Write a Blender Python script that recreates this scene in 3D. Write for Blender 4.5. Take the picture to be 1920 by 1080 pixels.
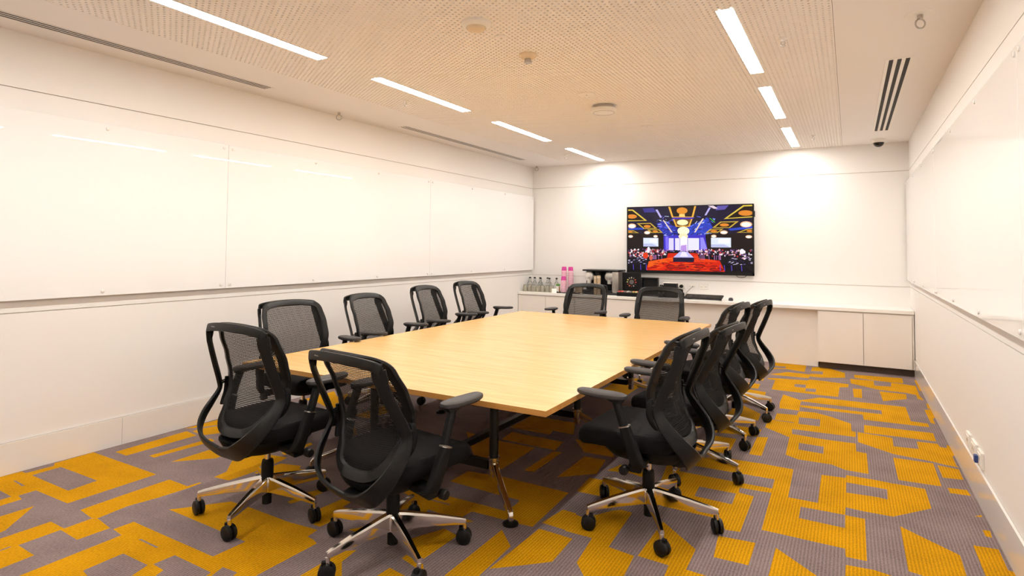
import bpy, bmesh, math, random
from mathutils import Vector, Matrix
from mathutils.geometry import delaunay_2d_cdt
PI = math.pi
sc = bpy.context.scene
COL = sc.collection
for o in list(bpy.data.objects):
    bpy.data.objects.remove(o)

# ------------------------------------------------------------------ camera, world, exposure
FPX, CX, CY = 1099.87, 959.93, 425.55
YAW, PITCH, ROLL = 0.5226, 0.0360, 0.0082
CAM = Vector((4.4306, 0.0, 1.3935))
def cam_axes():
    fwd = Vector((-math.sin(YAW)*math.cos(PITCH), math.cos(YAW)*math.cos(PITCH), math.sin(PITCH)))
    right = Vector((math.cos(YAW), math.sin(YAW), 0)); up = right.cross(fwd)
    return (math.cos(ROLL)*right + math.sin(ROLL)*up, -math.sin(ROLL)*right + math.cos(ROLL)*up, fwd)
RT, UP, FW = cam_axes()
cd = bpy.data.cameras.new('camera'); cam = bpy.data.objects.new('camera', cd); COL.objects.link(cam)
cd.sensor_width = 36; cd.lens = FPX/1920*36; cd.shift_x = (960-CX)/1920; cd.shift_y = (CY-540)/1920
cd.clip_start = .05
cam.matrix_world = Matrix(((RT.x, UP.x, -FW.x, CAM.x), (RT.y, UP.y, -FW.y, CAM.y), (RT.z, UP.z, -FW.z, CAM.z), (0, 0, 0, 1)))
sc.camera = cam
w = bpy.data.worlds.new('world'); sc.world = w; w.use_nodes = True
w.node_tree.nodes['Background'].inputs[0].default_value = (1, .96, .9, 1)
w.node_tree.nodes['Background'].inputs[1].default_value = 0.05
sc.view_settings.view_transform = 'Standard'
sc.view_settings.look = 'None'
sc.view_settings.exposure = 0.0
sc.view_settings.gamma = 1.0
sc.view_settings.use_curve_mapping = False
sc.cycles.use_denoising = True
sc.cycles.max_bounces = 8
sc.cycles.diffuse_bounces = 5
sc.cycles.glossy_bounces = 3
sc.cycles.use_adaptive_sampling = True
sc.cycles.adaptive_threshold = .05
sc.cycles.adaptive_min_samples = 12
sc.cycles.caustics_reflective = False
sc.cycles.caustics_refractive = False
sc.cycles.transparent_max_bounces = 24
LIGHT_POWER = 60.0
LIGHT_COLOR = (1.0, 0.96, 0.91)

# ------------------------------------------------------------------ room dimensions (metres)
W, D, H, Y0 = 5.046, 8.357, 2.70, -1.0
ZU, ZL, ZS = 2.3535, 0.9714, 0.191
def floor_pt(px, py):                       # where a photograph pixel meets the carpet
    d = RT*((px-CX)/FPX) - UP*((py-CY)/FPX) + FW
    t = -CAM.z/d.z
    return (CAM.x+d.x*t, CAM.y+d.y*t)

# ------------------------------------------------------------------ materials
def lin(c):
    return tuple(((v/255)/12.92 if v/255 <= .04045 else ((v/255+.055)/1.055)**2.4) for v in c)
MATS = {}
def mat(name, rgb, rough=.5, metal=0, spec=.5, coat=0, coat_rough=.05, noise=None, bump=None, emit=0, trans=0, alpha=1, srgb=True):
    if name in MATS: return MATS[name]
    m = bpy.data.materials.new(name); m.use_nodes = True; nt = m.node_tree; b = nt.nodes['Principled BSDF']
    c = lin(rgb) if srgb else rgb
    b.inputs['Base Color'].default_value = (*c, 1)
    b.inputs['Roughness'].default_value = rough; b.inputs['Metallic'].default_value = metal
    b.inputs['Specular IOR Level'].default_value = spec
    b.inputs['Coat Weight'].default_value = coat; b.inputs['Coat Roughness'].default_value = coat_rough
    b.inputs['Transmission Weight'].default_value = trans; b.inputs['Alpha'].default_value = alpha
    if emit:
        b.inputs['Emission Color'].default_value = (*c, 1); b.inputs['Emission Strength'].default_value = emit
    tc = nt.nodes.new('ShaderNodeTexCoord')
    if noise:                                # (scale, amount)
        n = nt.nodes.new('ShaderNodeTexNoise'); n.inputs['Scale'].default_value = noise[0]; n.inputs['Detail'].default_value = 3
        nt.links.new(tc.outputs['Object'], n.inputs['Vector'])
        mx = nt.nodes.new('ShaderNodeMix'); mx.data_type = 'RGBA'
        mx.inputs['A'].default_value = (*[v*(1-noise[1]) for v in c], 1); mx.inputs['B'].default_value = (*[min(1, v*(1+noise[1])) for v in c], 1)
        nt.links.new(n.outputs['Fac'], mx.inputs['Factor']); nt.links.new(mx.outputs['Result'], b.inputs['Base Color'])
    if bump:
        n = nt.nodes.new('ShaderNodeTexNoise'); n.inputs['Scale'].default_value = bump[0]
        nt.links.new(tc.outputs['Object'], n.inputs['Vector'])
        bp = nt.nodes.new('ShaderNodeBump'); bp.inputs['Strength'].default_value = bump[1]; bp.inputs['Distance'].default_value = .002
        nt.links.new(n.outputs['Fac'], bp.inputs['Height']); nt.links.new(bp.outputs['Normal'], b.inputs['Normal'])
    MATS[name] = m
    return m

def carpet_mat(name, rgb, vary):
    m = bpy.data.materials.new(name); m.use_nodes = True; nt = m.node_tree; b = nt.nodes['Principled BSDF']; c = lin(rgb)
    b.inputs['Roughness'].default_value = .95; b.inputs['Specular IOR Level'].default_value = .1
    tc = nt.nodes.new('ShaderNodeTexCoord')
    mp = nt.nodes.new('ShaderNodeMapping'); mp.inputs['Scale'].default_value = (1, .45, 1)
    nt.links.new(tc.outputs['Object'], mp.inputs['Vector'])
    n = nt.nodes.new('ShaderNodeTexNoise'); n.inputs['Scale'].default_value = 190; n.inputs['Detail'].default_value = 2
    nt.links.new(mp.outputs['Vector'], n.inputs['Vector'])
    n2 = nt.nodes.new('ShaderNodeTexNoise'); n2.inputs['Scale'].default_value = 5; n2.inputs['Detail'].default_value = 4
    nt.links.new(tc.outputs['Object'], n2.inputs['Vector'])
    wv = nt.nodes.new('ShaderNodeTexWave'); wv.bands_direction = 'X'; wv.inputs['Scale'].default_value = 21; wv.inputs['Distortion'].default_value = .9; wv.inputs['Detail Scale'].default_value = 3
    nt.links.new(tc.outputs['Object'], wv.inputs['Vector'])
    def math_(op, a, b_):
        q = nt.nodes.new('ShaderNodeMath'); q.operation = op
        for i, v in enumerate((a, b_)):
            if hasattr(v, 'links') or hasattr(v, 'is_output'): nt.links.new(v, q.inputs[i])
            else: q.inputs[i].default_value = v
        return q.outputs[0]
    f = math_('ADD', math_('MULTIPLY', n.outputs['Fac'], .55), math_('ADD', math_('MULTIPLY', wv.outputs['Fac'], .20), math_('MULTIPLY', n2.outputs['Fac'], .30)))
    cr = nt.nodes.new('ShaderNodeValToRGB')
    cr.color_ramp.elements[0].position = .28; cr.color_ramp.elements[0].color = (*[v*(1-vary) for v in c], 1)
    cr.color_ramp.elements[1].position = .80; cr.color_ramp.elements[1].color = (*[min(1, v*(1+vary*1.1)) for v in c], 1)
    nt.links.new(f, cr.inputs['Fac']); nt.links.new(cr.outputs['Color'], b.inputs['Base Color'])
    bp = nt.nodes.new('ShaderNodeBump'); bp.inputs['Strength'].default_value = .6; bp.inputs['Distance'].default_value = .003
    nt.links.new(f, bp.inputs['Height']); nt.links.new(bp.outputs['Normal'], b.inputs['Normal'])
    MATS[name] = m
    return m

def wood_mat(name, rgb, rgb2, rough):
    m = bpy.data.materials.new(name); m.use_nodes = True; nt = m.node_tree; b = nt.nodes['Principled BSDF']
    b.inputs['Roughness'].default_value = rough; b.inputs['Specular IOR Level'].default_value = .5
    tc = nt.nodes.new('ShaderNodeTexCoord'); mp = nt.nodes.new('ShaderNodeMapping'); mp.inputs['Scale'].default_value = (1.1, 16, 16)
    nt.links.new(tc.outputs['Object'], mp.inputs['Vector'])
    n = nt.nodes.new('ShaderNodeTexNoise'); n.inputs['Scale'].default_value = 2.2; n.inputs['Detail'].default_value = 7; n.inputs['Roughness'].default_value = .62
    nt.links.new(mp.outputs['Vector'], n.inputs['Vector'])
    mp2 = nt.nodes.new('ShaderNodeMapping'); mp2.inputs['Scale'].default_value = (4, 120, 120)
    nt.links.new(tc.outputs['Object'], mp2.inputs['Vector'])
    n2 = nt.nodes.new('ShaderNodeTexNoise'); n2.inputs['Scale'].default_value = 1.5; n2.inputs['Detail'].default_value = 2
    nt.links.new(mp2.outputs['Vector'], n2.inputs['Vector'])
    ad = nt.nodes.new('ShaderNodeMath'); ad.operation = 'MULTIPLY_ADD'; ad.inputs[1].default_value = .3
    nt.links.new(n2.outputs['Fac'], ad.inputs[0]); nt.links.new(n.outputs['Fac'], ad.inputs[2])
    cr = nt.nodes.new('ShaderNodeValToRGB')
    cr.color_ramp.elements[0].position = .42; cr.color_ramp.elements[0].color = (*lin(rgb2), 1)
    cr.color_ramp.elements[1].position = .82; cr.color_ramp.elements[1].color = (*lin(rgb), 1)
    nt.links.new(ad.outputs[0], cr.inputs['Fac']); nt.links.new(cr.outputs['Color'], b.inputs['Base Color'])
    MATS[name] = m
    return m

def mesh_fabric(name, rgb):                 # open woven mesh: staggered little openings between the threads
    m = bpy.data.materials.new(name); m.use_nodes = True; nt = m.node_tree; b = nt.nodes['Principled BSDF']
    b.inputs['Base Color'].default_value = (*lin(rgb), 1); b.inputs['Roughness'].default_value = .75; b.inputs['Specular IOR Level'].default_value = .2
    uv = nt.nodes.new('ShaderNodeUVMap'); sp = nt.nodes.new('ShaderNodeSeparateXYZ'); nt.links.new(uv.outputs['UV'], sp.inputs[0])
    def mth(op, a, b_=0.0, c_=0.0):
        q = nt.nodes.new('ShaderNodeMath'); q.operation = op
        for i, v in enumerate((a, b_, c_)):
            if isinstance(v, (int, float)): q.inputs[i].default_value = v
            else: nt.links.new(v, q.inputs[i])
        return q.outputs[0]
    u = mth('MULTIPLY', sp.outputs[0], 1/.0064); v = mth('MULTIPLY', sp.outputs[1], 1/.0080)
    row = mth('FLOOR', v); u2 = mth('ADD', u, mth('MULTIPLY', row, .5))
    du = mth('SUBTRACT', mth('FRACT', u2), .5); dv = mth('SUBTRACT', mth('FRACT', v), .5)
    r2 = mth('ADD', mth('POWER', mth('ABSOLUTE', mth('MULTIPLY', du, 1/.265)), 2.5), mth('POWER', mth('ABSOLUTE', mth('MULTIPLY', dv, 1/.30)), 2.5))
    al = mth('GREATER_THAN', r2, 1.0)
    nt.links.new(al, b.inputs['Alpha'])
    MATS[name] = m
    return m

M_WALL = mat('white_wall_panel', (240, 237, 233), .55, bump=(40, .03))
M_GAP = mat('shadow_gap', (205, 190, 172), .8)
M_BOARD = mat('white_glass', (243, 243, 242), .015, spec=.45)
M_PEG = mat('clear_grey_peg', (238, 236, 232), .2)
M_SKIRT = mat('white_satin_skirting', (236, 233, 228), .07, spec=.6)
M_CEIL = mat('ceiling_paint', (241, 237, 234), .8)
M_PERF = mat('perforated_board', (244, 239, 234), .8)
M_VOID = mat('ceiling_void_shade', (58, 44, 34), .9)  # slab coloured dark to stand in for shade behind the perforations
M_GOLD = carpet_mat('carpet_gold', (196, 141, 8), .42)
M_GREY = carpet_mat('carpet_grey', (134, 118, 116), .46)
M_OAK = wood_mat('oak_top', (236, 195, 130), (222, 174, 102), .24)
M_OAKE = wood_mat('oak_edge', (205, 150, 78), (186, 130, 62), .4)
M_BLK = mat('black_plastic', (21, 20, 19), .45, spec=.35)
M_BLKD = mat('black_matte_plastic', (16, 15, 15), .6, spec=.3)
M_PAD = mat('charcoal_arm_pad', (52, 49, 49), .5)
M_FAB = mat('black_seat_fabric', (24, 22, 22), .9, spec=.2, bump=(400, .3))
M_MESH = mesh_fabric('black_mesh', (28, 26, 25))
M_CHR = mat('polished_aluminium', (228, 224, 218), .09, metal=1)
M_STEEL = mat('brushed_steel', (190, 186, 180), .28, metal=1)
M_PBLK = mat('black_powder_coat', (17, 16, 16), .35)
M_CAB = mat('white_laminate', (240, 234, 226), .45)
M_TOP = mat('white_worktop', (246, 243, 238), .35)
M_KICK = mat('dark_brown_kick', (72, 57, 44), .6)
M_WPL = mat('white_plastic', (240, 236, 228), .35)
M_CRM = mat('cream_plastic', (228, 208, 176), .5)
M_SLOT = mat('slot_shade', (34, 28, 24), .7)  # dark colour standing in for the shade inside slots and socket holes
M_LIGHT = mat('strip_light_diffuser', LIGHT_COLOR, .5, emit=LIGHT_POWER, srgb=False)

# ------------------------------------------------------------------ mesh helpers
def finish(name, me, material, parent=None, smooth=35):
    if smooth:
        me.polygons.foreach_set('use_smooth', [True]*len(me.polygons)); me.set_sharp_from_angle(angle=math.radians(smooth))
    if material is not None and not me.materials: me.materials.append(material)
    return link(name, me, parent)
def link(name, me, parent=None):
    o = bpy.data.objects.new(name, me); COL.objects.link(o)
    if parent is not None: o.parent = parent
    return o
def empty(name, loc=(0, 0, 0), rz=0, parent=None):
    o = bpy.data.objects.new(name, None); COL.objects.link(o); o.location = loc; o.rotation_euler = (0, 0, rz)
    o.empty_display_size = .1
    if parent is not None: o.parent = parent
    return o
def tag(o, label, cat, group=None):
    o['label'] = label; o['category'] = cat
    if group: o['group'] = group
    return o
def struct(o, label=None):
    o['kind'] = 'structure'
    if label: o['label'] = label
    return o

class MB:
    def __init__(s): s.v = []; s.f = []
    def add(s, vs, fs):
        n = len(s.v); s.v += [tuple(p) for p in vs]; s.f += [tuple(i+n for i in f) for f in fs]; return s
    def box(s, x0, x1, y0, y1, z0, z1):
        return s.add([(x0, y0, z0), (x1, y0, z0), (x1, y1, z0), (x0, y1, z0), (x0, y0, z1), (x1, y0, z1), (x1, y1, z1), (x0, y1, z1)],
                     [(0, 3, 2, 1), (4, 5, 6, 7), (0, 1, 5, 4), (1, 2, 6, 5), (2, 3, 7, 6), (3, 0, 4, 7)])
    def rings(s, rings, closed=False, cap=True):
        n = len(rings[0]); vs = [p for r in rings for p in r]; fs = []
        m = len(rings)
        for i in range(m if closed else m-1):
            a = i*n; b = ((i+1) % m)*n
            for k in range(n):
                fs.append((a+k, a+(k+1) % n, b+(k+1) % n, b+k))
        if cap and not closed:
            fs.append(tuple(range(n-1, -1, -1))); fs.append(tuple((m-1)*n+k for k in range(n)))
        return s.add(vs, fs)
    def lathe(s, prof, c=(0, 0, 0), n=20, cap=True):
        return s.rings([[(c[0]+r*math.cos(2*PI*k/n), c[1]+r*math.sin(2*PI*k/n), c[2]+z) for k in range(n)] for r, z in prof], cap=cap)
    def tube(s, pts, r, n=8, closed=False):
        P = [Vector(p) for p in pts]; rs = r if isinstance(r, (list, tuple)) else [r]*len(P); out = []; ref = None
        for i, p in enumerate(P):
            t = (P[(i+1) % len(P)]-P[i-1]) if closed else (P[min(i+1, len(P)-1)]-P[max(i-1, 0)])
            t.normalize()
            if ref is None: ref = t.orthogonal()
            u = (ref-t*ref.dot(t)).normalized(); v = t.cross(u); ref = u
            out.append([p+(u*math.cos(2*PI*k/n)+v*math.sin(2*PI*k/n))*rs[i] for k in range(n)])
        return s.rings(out, closed=closed)
    def band(s, pts, wid, nor, hw, ht, n=10):       # flat rounded strap swept along pts
        out = []
        for p, wd, nn, a, b in zip(pts, wid, nor, hw, ht):
            r = []
            for k in range(n):
                t = 2*PI*k/n; c, q = math.cos(t), math.sin(t)
                c = math.copysign(abs(c)**.5, c); q = math.copysign(abs(q)**.5, q)
                r.append(Vector(p)+Vector(wd)*a*c+Vector(nn)*b*q)
            out.append(r)
        return s.rings(out)
    def mesh(s, name):
        me = bpy.data.meshes.new(name); me.from_pydata(s.v, [], s.f); me.update()
        bm = bmesh.new(); bm.from_mesh(me); bmesh.ops.recalc_face_normals(bm, faces=bm.faces); bm.to_mesh(me); bm.free()
        return me
    def build(s, name, material, parent=None, smooth=35):
        return finish(name, s.mesh(name), material, parent, smooth)
def rbox_mesh(name, sx, sy, sz, r, seg=2):
    bm = bmesh.new(); bmesh.ops.create_cube(bm, size=1)
    for v in bm.verts: v.co.x *= sx; v.co.y *= sy; v.co.z *= sz
    bmesh.ops.bevel(bm, geom=list(bm.edges), offset=r, segments=seg, affect='EDGES', profile=.5)
    me = bpy.data.meshes.new(name); bm.to_mesh(me); bm.free(); return me
def rbox(name, x0, x1, y0, y1, z0, z1, r, material, parent=None, seg=2):
    o = finish(name, rbox_mesh(name, x1-x0, y1-y0, z1-z0, r, seg), material, parent)
    o.location = ((x0+x1)/2, (y0+y1)/2, (z0+z1)/2); return o
def box(name, x0, x1, y0, y1, z0, z1, material, parent=None):
    return MB().box(x0, x1, y0, y1, z0, z1).build(name, material, parent, 0)
def smoothpath(P, per=6, closed=False):
    P = [Vector(p) for p in P]; out = []; n = len(P)
    for i in range(n if closed else n-1):
        if closed: a, b, c, d = P[i-1], P[i], P[(i+1) % n], P[(i+2) % n]
        else: a, b, c, d = P[max(i-1, 0)], P[i], P[i+1], P[min(i+2, n-1)]
        for k in range(per):
            t = k/per
            out.append(.5*((2*b)+(c-a)*t+(2*a-5*b+4*c-d)*t*t+(3*b-a-3*c+d)*t**3))
    if not closed: out.append(P[-1])
    return out
def interp(x, xs, ys):
    if x <= xs[0]: return ys[0]
    for i in range(len(xs)-1):
        if x <= xs[i+1]:
            t = (x-xs[i])/(xs[i+1]-xs[i]); t = t*t*(3-2*t)*.5+t*.5
            return ys[i]+(ys[i+1]-ys[i])*t
    return ys[-1]

# ------------------------------------------------------------------ carpet (one mesh, two yarn colours)
def reg(ox, oy, s):
    def f(*a): return [(ox+a[i]/s, oy+a[i+1]/s) for i in range(0, len(a), 2)]
    return f
L1, L2, LA, A8 = reg(0, 840, 4.5), reg(240, 840, 4.5), reg(200, 770, 6.136), reg(440, 720, 4.5)
M4, M5, R6, R7, R8 = reg(500, 840, 4.5), reg(780, 840, 4.5), reg(1060, 840, 4.5), reg(1340, 840, 4.5), reg(1620, 840, 4.5)
F1, F2, F3, F4, UE = reg(1380, 670, 7.5), reg(1540, 670, 6.136), reg(1340, 740, 6.136), reg(1540, 760, 4.5), reg(940, 740, 6.136)
CARPET = [  # (gold?, outline) - later shapes lie on top
 (1, L1(-60,258,0,243,185,198,215,212,455,150,460,128,790,36,1320,222,570,468,305,358,155,402,185,432,0,490,-60,508)),
 (0, L1(270,230,515,160,820,275,575,360)), (0, L1(110,275,135,275,210,318,185,322)), (0, L1(-60,340,0,360,95,410,0,440,-60,455)),
 (1, L1(-60,600,0,578,290,488,45,695,0,715,-60,740)),
 (1, L1(-60,790,0,765,430,620,545,680,155,820,290,905,0,1020,-60,1040)), (0, L1(-60,880,0,862,80,830,95,835,0,870,-60,890)),
 (1, L1(510,690,780,592,815,588,930,675,650,775)),
 (1, L1(675,522,1080,382,1430,265,1580,322,1690,288,1700,295,1590,338,1350,415,1080,490,830,590,770,590)),
 (1, L2(-950,1090,-55,735,-125,685,50,622,395,775,715,915,990,790,345,518,440,508,870,450,1000,490,1350,622,1600,690,1515,748,1560,770,1595,805,1170,1030,1060,1090)),
 (0, L2(-380,1035,-40,890,165,988,10,1092,-330,1092)), (0, L2(395,905,700,1050,640,1092,215,1092,300,1030,215,980)),
 (0, L2(800,1005,920,1050,870,1092,690,1092)), (0, L2(85,770,115,768,260,838,235,842)),
 (1, LA(100,475,920,235,1035,285,225,518)), (1, LA(490,518,1190,320,1250,345,545,540)),
 (1, LA(735,590,1150,460,1350,405,1527,440,1260,548)), (1, LA(895,205,1430,65,1430,140,1090,192)), (1, LA(985,237,1090,205,1430,150,1450,240,1115,282)),
 (1, A8(-175,785,-70,740,-10,625,90,580,260,590,445,620,390,650,170,740,-50,815)), (1, A8(160,750,390,670,560,690,545,715,720,740,330,790)),
 (1, A8(390,580,640,495,660,510,420,600)), (1, A8(580,130,840,60,900,195,780,200,690,150)), (1, A8(860,380,1000,330,1040,420,900,470)),
 (1, M4(200,300,440,240,440,262,150,330)), (1, M4(175,455,340,375,520,335,540,345,370,420,200,470)),
 (1, M4(440,515,720,395,830,390,640,500,760,520,450,665,390,645,440,600)), (1, M4(690,688,840,740,1010,700,1010,640,900,650)),
 (1, M4(260,1090,640,870,760,860,635,960,635,1090)), (1, M4(910,1090,1040,1010,1190,1090)), (1, M4(1140,930,1180,900,1320,980,1330,1060)),
 (1, M4(1130,360,1200,320,1300,340,1350,380,1350,560,1210,570,1220,430,1200,400)), (1, M4(900,600,1010,530,1090,560,1000,640)),
 (1, M5(290,280,440,195,720,240,1290,378,985,665,870,640,740,600,750,530,840,480,875,440,660,385)),
 (1, M5(-60,318,330,420,750,530,740,605,470,535,380,590,490,620,340,640,340,600,110,520,-60,600)), (0, M5(120,430,290,475,280,482,125,440)),
 (1, M5(-130,790,240,680,350,740,65,935,-60,850)),
 (1, M5(245,1072,725,690,800,830,520,1090,235,1090)), (1, M5(615,1020,1040,680,1320,765,1150,960,900,990)), (1, M5(1060,630,1240,520,1350,550,1350,720)),
 (1, UE(-400,430,0,535,390,610,0,860,-300,760)), (1, UE(125,430,710,545,620,640,0,515)), (1, UE(600,650,700,665,370,890,265,870)),
 (1, UE(850,510,1240,600,1300,720,950,660)), (1, UE(640,950,960,710,1200,750,1100,910)), (1, UE(270,350,300,320,700,300,850,320,830,460)),
 (1, R6(95,365,205,250,310,270,650,330,600,440,400,430)), (1, R6(350,190,470,140,650,180,660,250,560,215)),
 (1, R6(0,525,160,590,390,530,470,520,565,545,365,835,580,910,490,1090,160,1090,95,965,225,760,0,700)),
 (1, R6(610,910,825,620,1100,855,1020,1025,1230,1090,830,1090,870,990)),
 (1, R7(-360,30,30,75,390,130,665,180,620,415,870,462,900,225,1105,252,1110,228,1350,268,1500,298,1775,345,1830,510,1505,580,1260,535,1105,500,1100,565,1268,598,1285,955,1105,918,1100,850,395,690,478,380,210,335,205,375,330,408,215,708,90,690,40,600,-440,490,-500,400)),
 (0, R7(-130,325,180,385,145,475,-170,405)), (0, R7(-280,130,90,195,505,265,485,342,200,290,-300,195)), (0, R7(725,495,1100,565,1100,675,710,590)), (0, R7(1110,290,1455,350,1460,435,1380,415,1110,375)),
 (1, R7(30,740,345,800,285,990,-10,920)), (1, R7(515,840,880,1090,450,1090)), (1, R7(1105,985,1350,1030,1530,1090,1100,1090)),
 (1, R8(305,660,810,905,870,1090,540,1090,375,1040)), (1, R8(920,820,1135,855,1215,1030,1280,1050,1310,1090,1030,1090)),
 (1, R8(1000,690,1065,700,1080,760,1140,772,1025,745)), (1, R8(245,80,585,130,655,325,290,270)), (1, R8(620,145,800,180,840,270,665,250)),
 (1, R8(705,335,870,355,905,405,725,380)), (1, R8(930,575,990,565,995,585)),
 (1, F4(305,225,600,275,610,345,820,368,805,305,985,325,1000,350,1055,360,1060,335,1090,345,1135,420,1105,430,1140,510,1170,525,1060,505,940,475,605,410,310,310)),
 (1, F4(360,165,945,235,970,305,360,230)),
 (1, F2(-233,491,-20,462,970,572,1030,735,1225,762,1245,805,490,718,475,660,0,605,-240,572)), (0, F2(-232,505,0,535,690,612,700,655,0,572,-238,548)),
 (1, F3(690,288,620,285,580,375,860,490,815,690,960,745,1350,805)+F4(200,545,400,580,382,405,295,388,290,322,0,283)+F3(890,450,890,395)+F4(0,232,290,268,290,225,255,215,250,155,120,110)+F3(1350,258,1160,205,970,190,945,235,715,213)),
 (0, F3(690,288,910,318,910,325,690,295)), (0, F3(970,260,1215,285,1210,365,965,335)), (0, F3(970,555,1255,600,1250,680,965,630)),
 (1, F1(665,520,915,605,890,752,610,715,612,640)), (1, F3(490,485,615,490,540,705,395,685)),
 (1, F3(0,350,170,345,380,375,540,400,490,482,250,455,-60,430)), (1, F3(-60,460,250,510,160,680,-60,650)), (1, F3(270,95,530,220,500,300,110,250)),
 (1, F1(500,55,990,110,965,205,700,165,440,165,470,140)), (0, F1(480,115,700,130,695,155,460,140)),
 (1, F1(470,237,720,207,1040,240,1070,140,1160,135)+F2(90,125,270,180,275,235,0,235)+F1(1040,268,1020,292,560,250)), (0, F1(1050,190,1225,200,1220,240,1042,228)),
 (1, F1(445,290,560,292,1000,325,1040,312)+F2(0,268,315,310,310,345,210,345,195,455,0,437)+F1(500,450,550,320,450,305)), (0, F1(830,375,985,385,975,430,820,410)), (0, F1(985,435,1125,445,1120,490,970,475)),
 (1, F1(200,275,395,290,380,330,190,310)), (1, F1(150,360,345,375,310,440,100,420)), (1, F1(100,435,425,490,395,555,90,495)),
 (1, F2(375,200,930,240,945,300,805,290,600,265,380,235)), (1, F2(330,247,600,270,610,325,800,335,805,292,985,315,1085,330,1130,440,1180,495,1110,480,1090,435,985,410,670,375,340,300)),
 (1, F2(360,360,465,365,470,470,375,460)), (1, F2(668,390,975,425,985,480,710,505)), (1, F2(1070,265,1095,260,1160,390,1130,385)),
 (1, F2(1205,530,1240,535,1280,595,1225,590)), (1, F2(1185,605,1280,600,1320,690,1285,705,1310,770,1260,755)),
]
def cdt(polys):
    vs, fs = [], []
    for p in polys:
        if sum(p[i-1][0]*p[i][1]-p[i][0]*p[i-1][1] for i in range(len(p))) < 0: p = p[::-1]
        fs.append(list(range(len(vs), len(vs)+len(p)))); vs += [Vector(q) for q in p]
    return delaunay_2d_cdt(vs, [], fs, 1, 1e-5)
def make_floor():
    polys = [[(-.1, Y0-.1), (W+.1, Y0-.1), (W+.1, D+.1), (-.1, D+.1)]]; gold = [0]
    rnd = random.Random(4)
    zones = [(0.0, 1.15, 3.6, 7.6), (1.15, 3.35, 4.0, 7.6), (0, 5.0, -1.0, 1.0), (1.5, 3.0, 1.0, 1.5)]
    for x0, x1, y0, y1 in zones:             # the same pattern carries on where furniture hides it
        for k in range(int((x1-x0)*(y1-y0)*2.6)):
            cx, cy = rnd.uniform(x0+.15, x1-.15), rnd.uniform(y0+.15, y1-.15); a, b = rnd.uniform(.1, .38), rnd.uniform(.05, .2)
            if rnd.random() < .4: a, b = b, a
            a = min(a, cx-x0, x1-cx); b = min(b, cy-y0, y1-cy)
            q = [(cx-a, cy-b), (cx+a, cy-b), (cx+a*rnd.choice((1, 1, .5)), cy+b), (cx-a, cy+b*rnd.choice((1, 1, .6)))]
            polys.append(q); gold.append(0 if rnd.random() < .25 else 1)
    for g, p in CARPET:
        q = [floor_pt(*a) for a in p]
        polys.append([(min(max(x, -.08), W+.08), min(y, D+.08)) for x, y in q]); gold.append(g)
    vs, es, fs, ov, oe, of = cdt(polys)
    me = bpy.data.meshes.new('floor'); me.from_pydata([(v.x, v.y, 0) for v in vs], [], [tuple(f) for f in fs])
    me.materials.append(M_GREY); me.materials.append(M_GOLD)
    for p, o in zip(me.polygons, of):
        p.material_index = gold[max(o)] if o else 0
    me.update()
    bm = bmesh.new(); bm.from_mesh(me)
    for f in bm.faces:
        if f.normal.z < 0: f.normal_flip()
    bm.to_mesh(me); bm.free()
    return struct(link('floor', me), 'carpet of gold geometric shapes on mottled grey')
make_floor()

# ------------------------------------------------------------------ walls: backing, three runs of panels, skirting
G = .0025                                    # half a joint
BANDS = [(ZS+.002, ZL-G), (ZL+G, ZU-G), (ZU+G, H)]
def wall_side(name, x_face, sgn):
    wl = struct(MB().box(*sorted((x_face-sgn*.012, x_face-sgn*.10)), Y0-.1, D+.1, 0, H+.1).build(name, M_GAP, None, 0))
    for z0, z1 in BANDS:
        MB().box(*sorted((x_face, x_face-sgn*.012)), Y0, D, z0, z1).build('wall_panel', M_WALL, wl, 0)
    return wl
wall_side('wall_left', 0.0, 1); wall_side('wall_right', W, -1)
wb = struct(box('wall_back', -.1, W+.1, D+.012, D+.1, 0, H+.1, M_GAP))
for z0, z1 in BANDS: box('wall_panel', 0, W, D, D+.012, z0, z1, M_WALL, wb)
wf = struct(box('wall_front', -.1, W+.1, Y0-.1, Y0-.012, 0, H+.1, M_GAP))
for z0, z1 in BANDS: box('wall_panel', 0, W, Y0-.012, Y0, z0, z1, M_WALL, wf)
def skirting(name, x_face, sgn, joints):
    s = struct(empty(name, (x_face, Y0, 0)))
    ys = [Y0]+joints+[7.86]
    for a, b in zip(ys[:-1], ys[1:]):
        m = MB().box(*sorted((0, sgn*.012)), a-Y0+.001, b-Y0-.001, 0.001, ZS)
        o = m.build('skirting_board', M_SKIRT, s, 0)
skirting('baseboard_left', 0, 1, [2.24, 5.24]); skirting('baseboard_right', W, -1, [3.0, 6.0])

# glass writing boards on stand-off pegs
def glass_board(x_face, sgn, y0, y1, label):
    xo = x_face+sgn*.022
    b = tag(empty('glass_whiteboard', (x_face+sgn*.0015, (y0+y1)/2, 1.049)), label, 'whiteboard', 'frameless glass whiteboards')
    hy = (y1-y0)/2-.0012
    g = rbox('glass_sheet', *sorted((sgn*.0275, sgn*.034)), -hy, hy, 0, 1.167, .0012, M_BOARD, b, 1)
    me = MB().lathe([(.009, 0), (.009, .033), (.012, .0342), (.012, .039), (.009, .041), (.0, .041)], n=12).mesh('standoff_peg')
    me.transform(Matrix.Rotation(sgn*PI/2, 4, 'Y'))
    for z in (.03, 1.137):
        for k in range(4):
            o = finish('standoff_peg', me, M_PEG, b); o.location = (0, -hy+.038+k*(2*hy-.076)/3, z)
JO = [.31, 2.978, 5.65, 8.325]
wh = ['nearest glass whiteboard on the long left wall, running out of frame', 'middle glass whiteboard on the left wall, behind the nearest chairs', 'glass whiteboard at the far end of the left wall by the corner']
wr = ['nearest glass whiteboard on the right wall beyond the frame edge', 'middle glass whiteboard on the right wall above the sockets', 'glass whiteboard on the right wall ending over the white cabinet']
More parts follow.
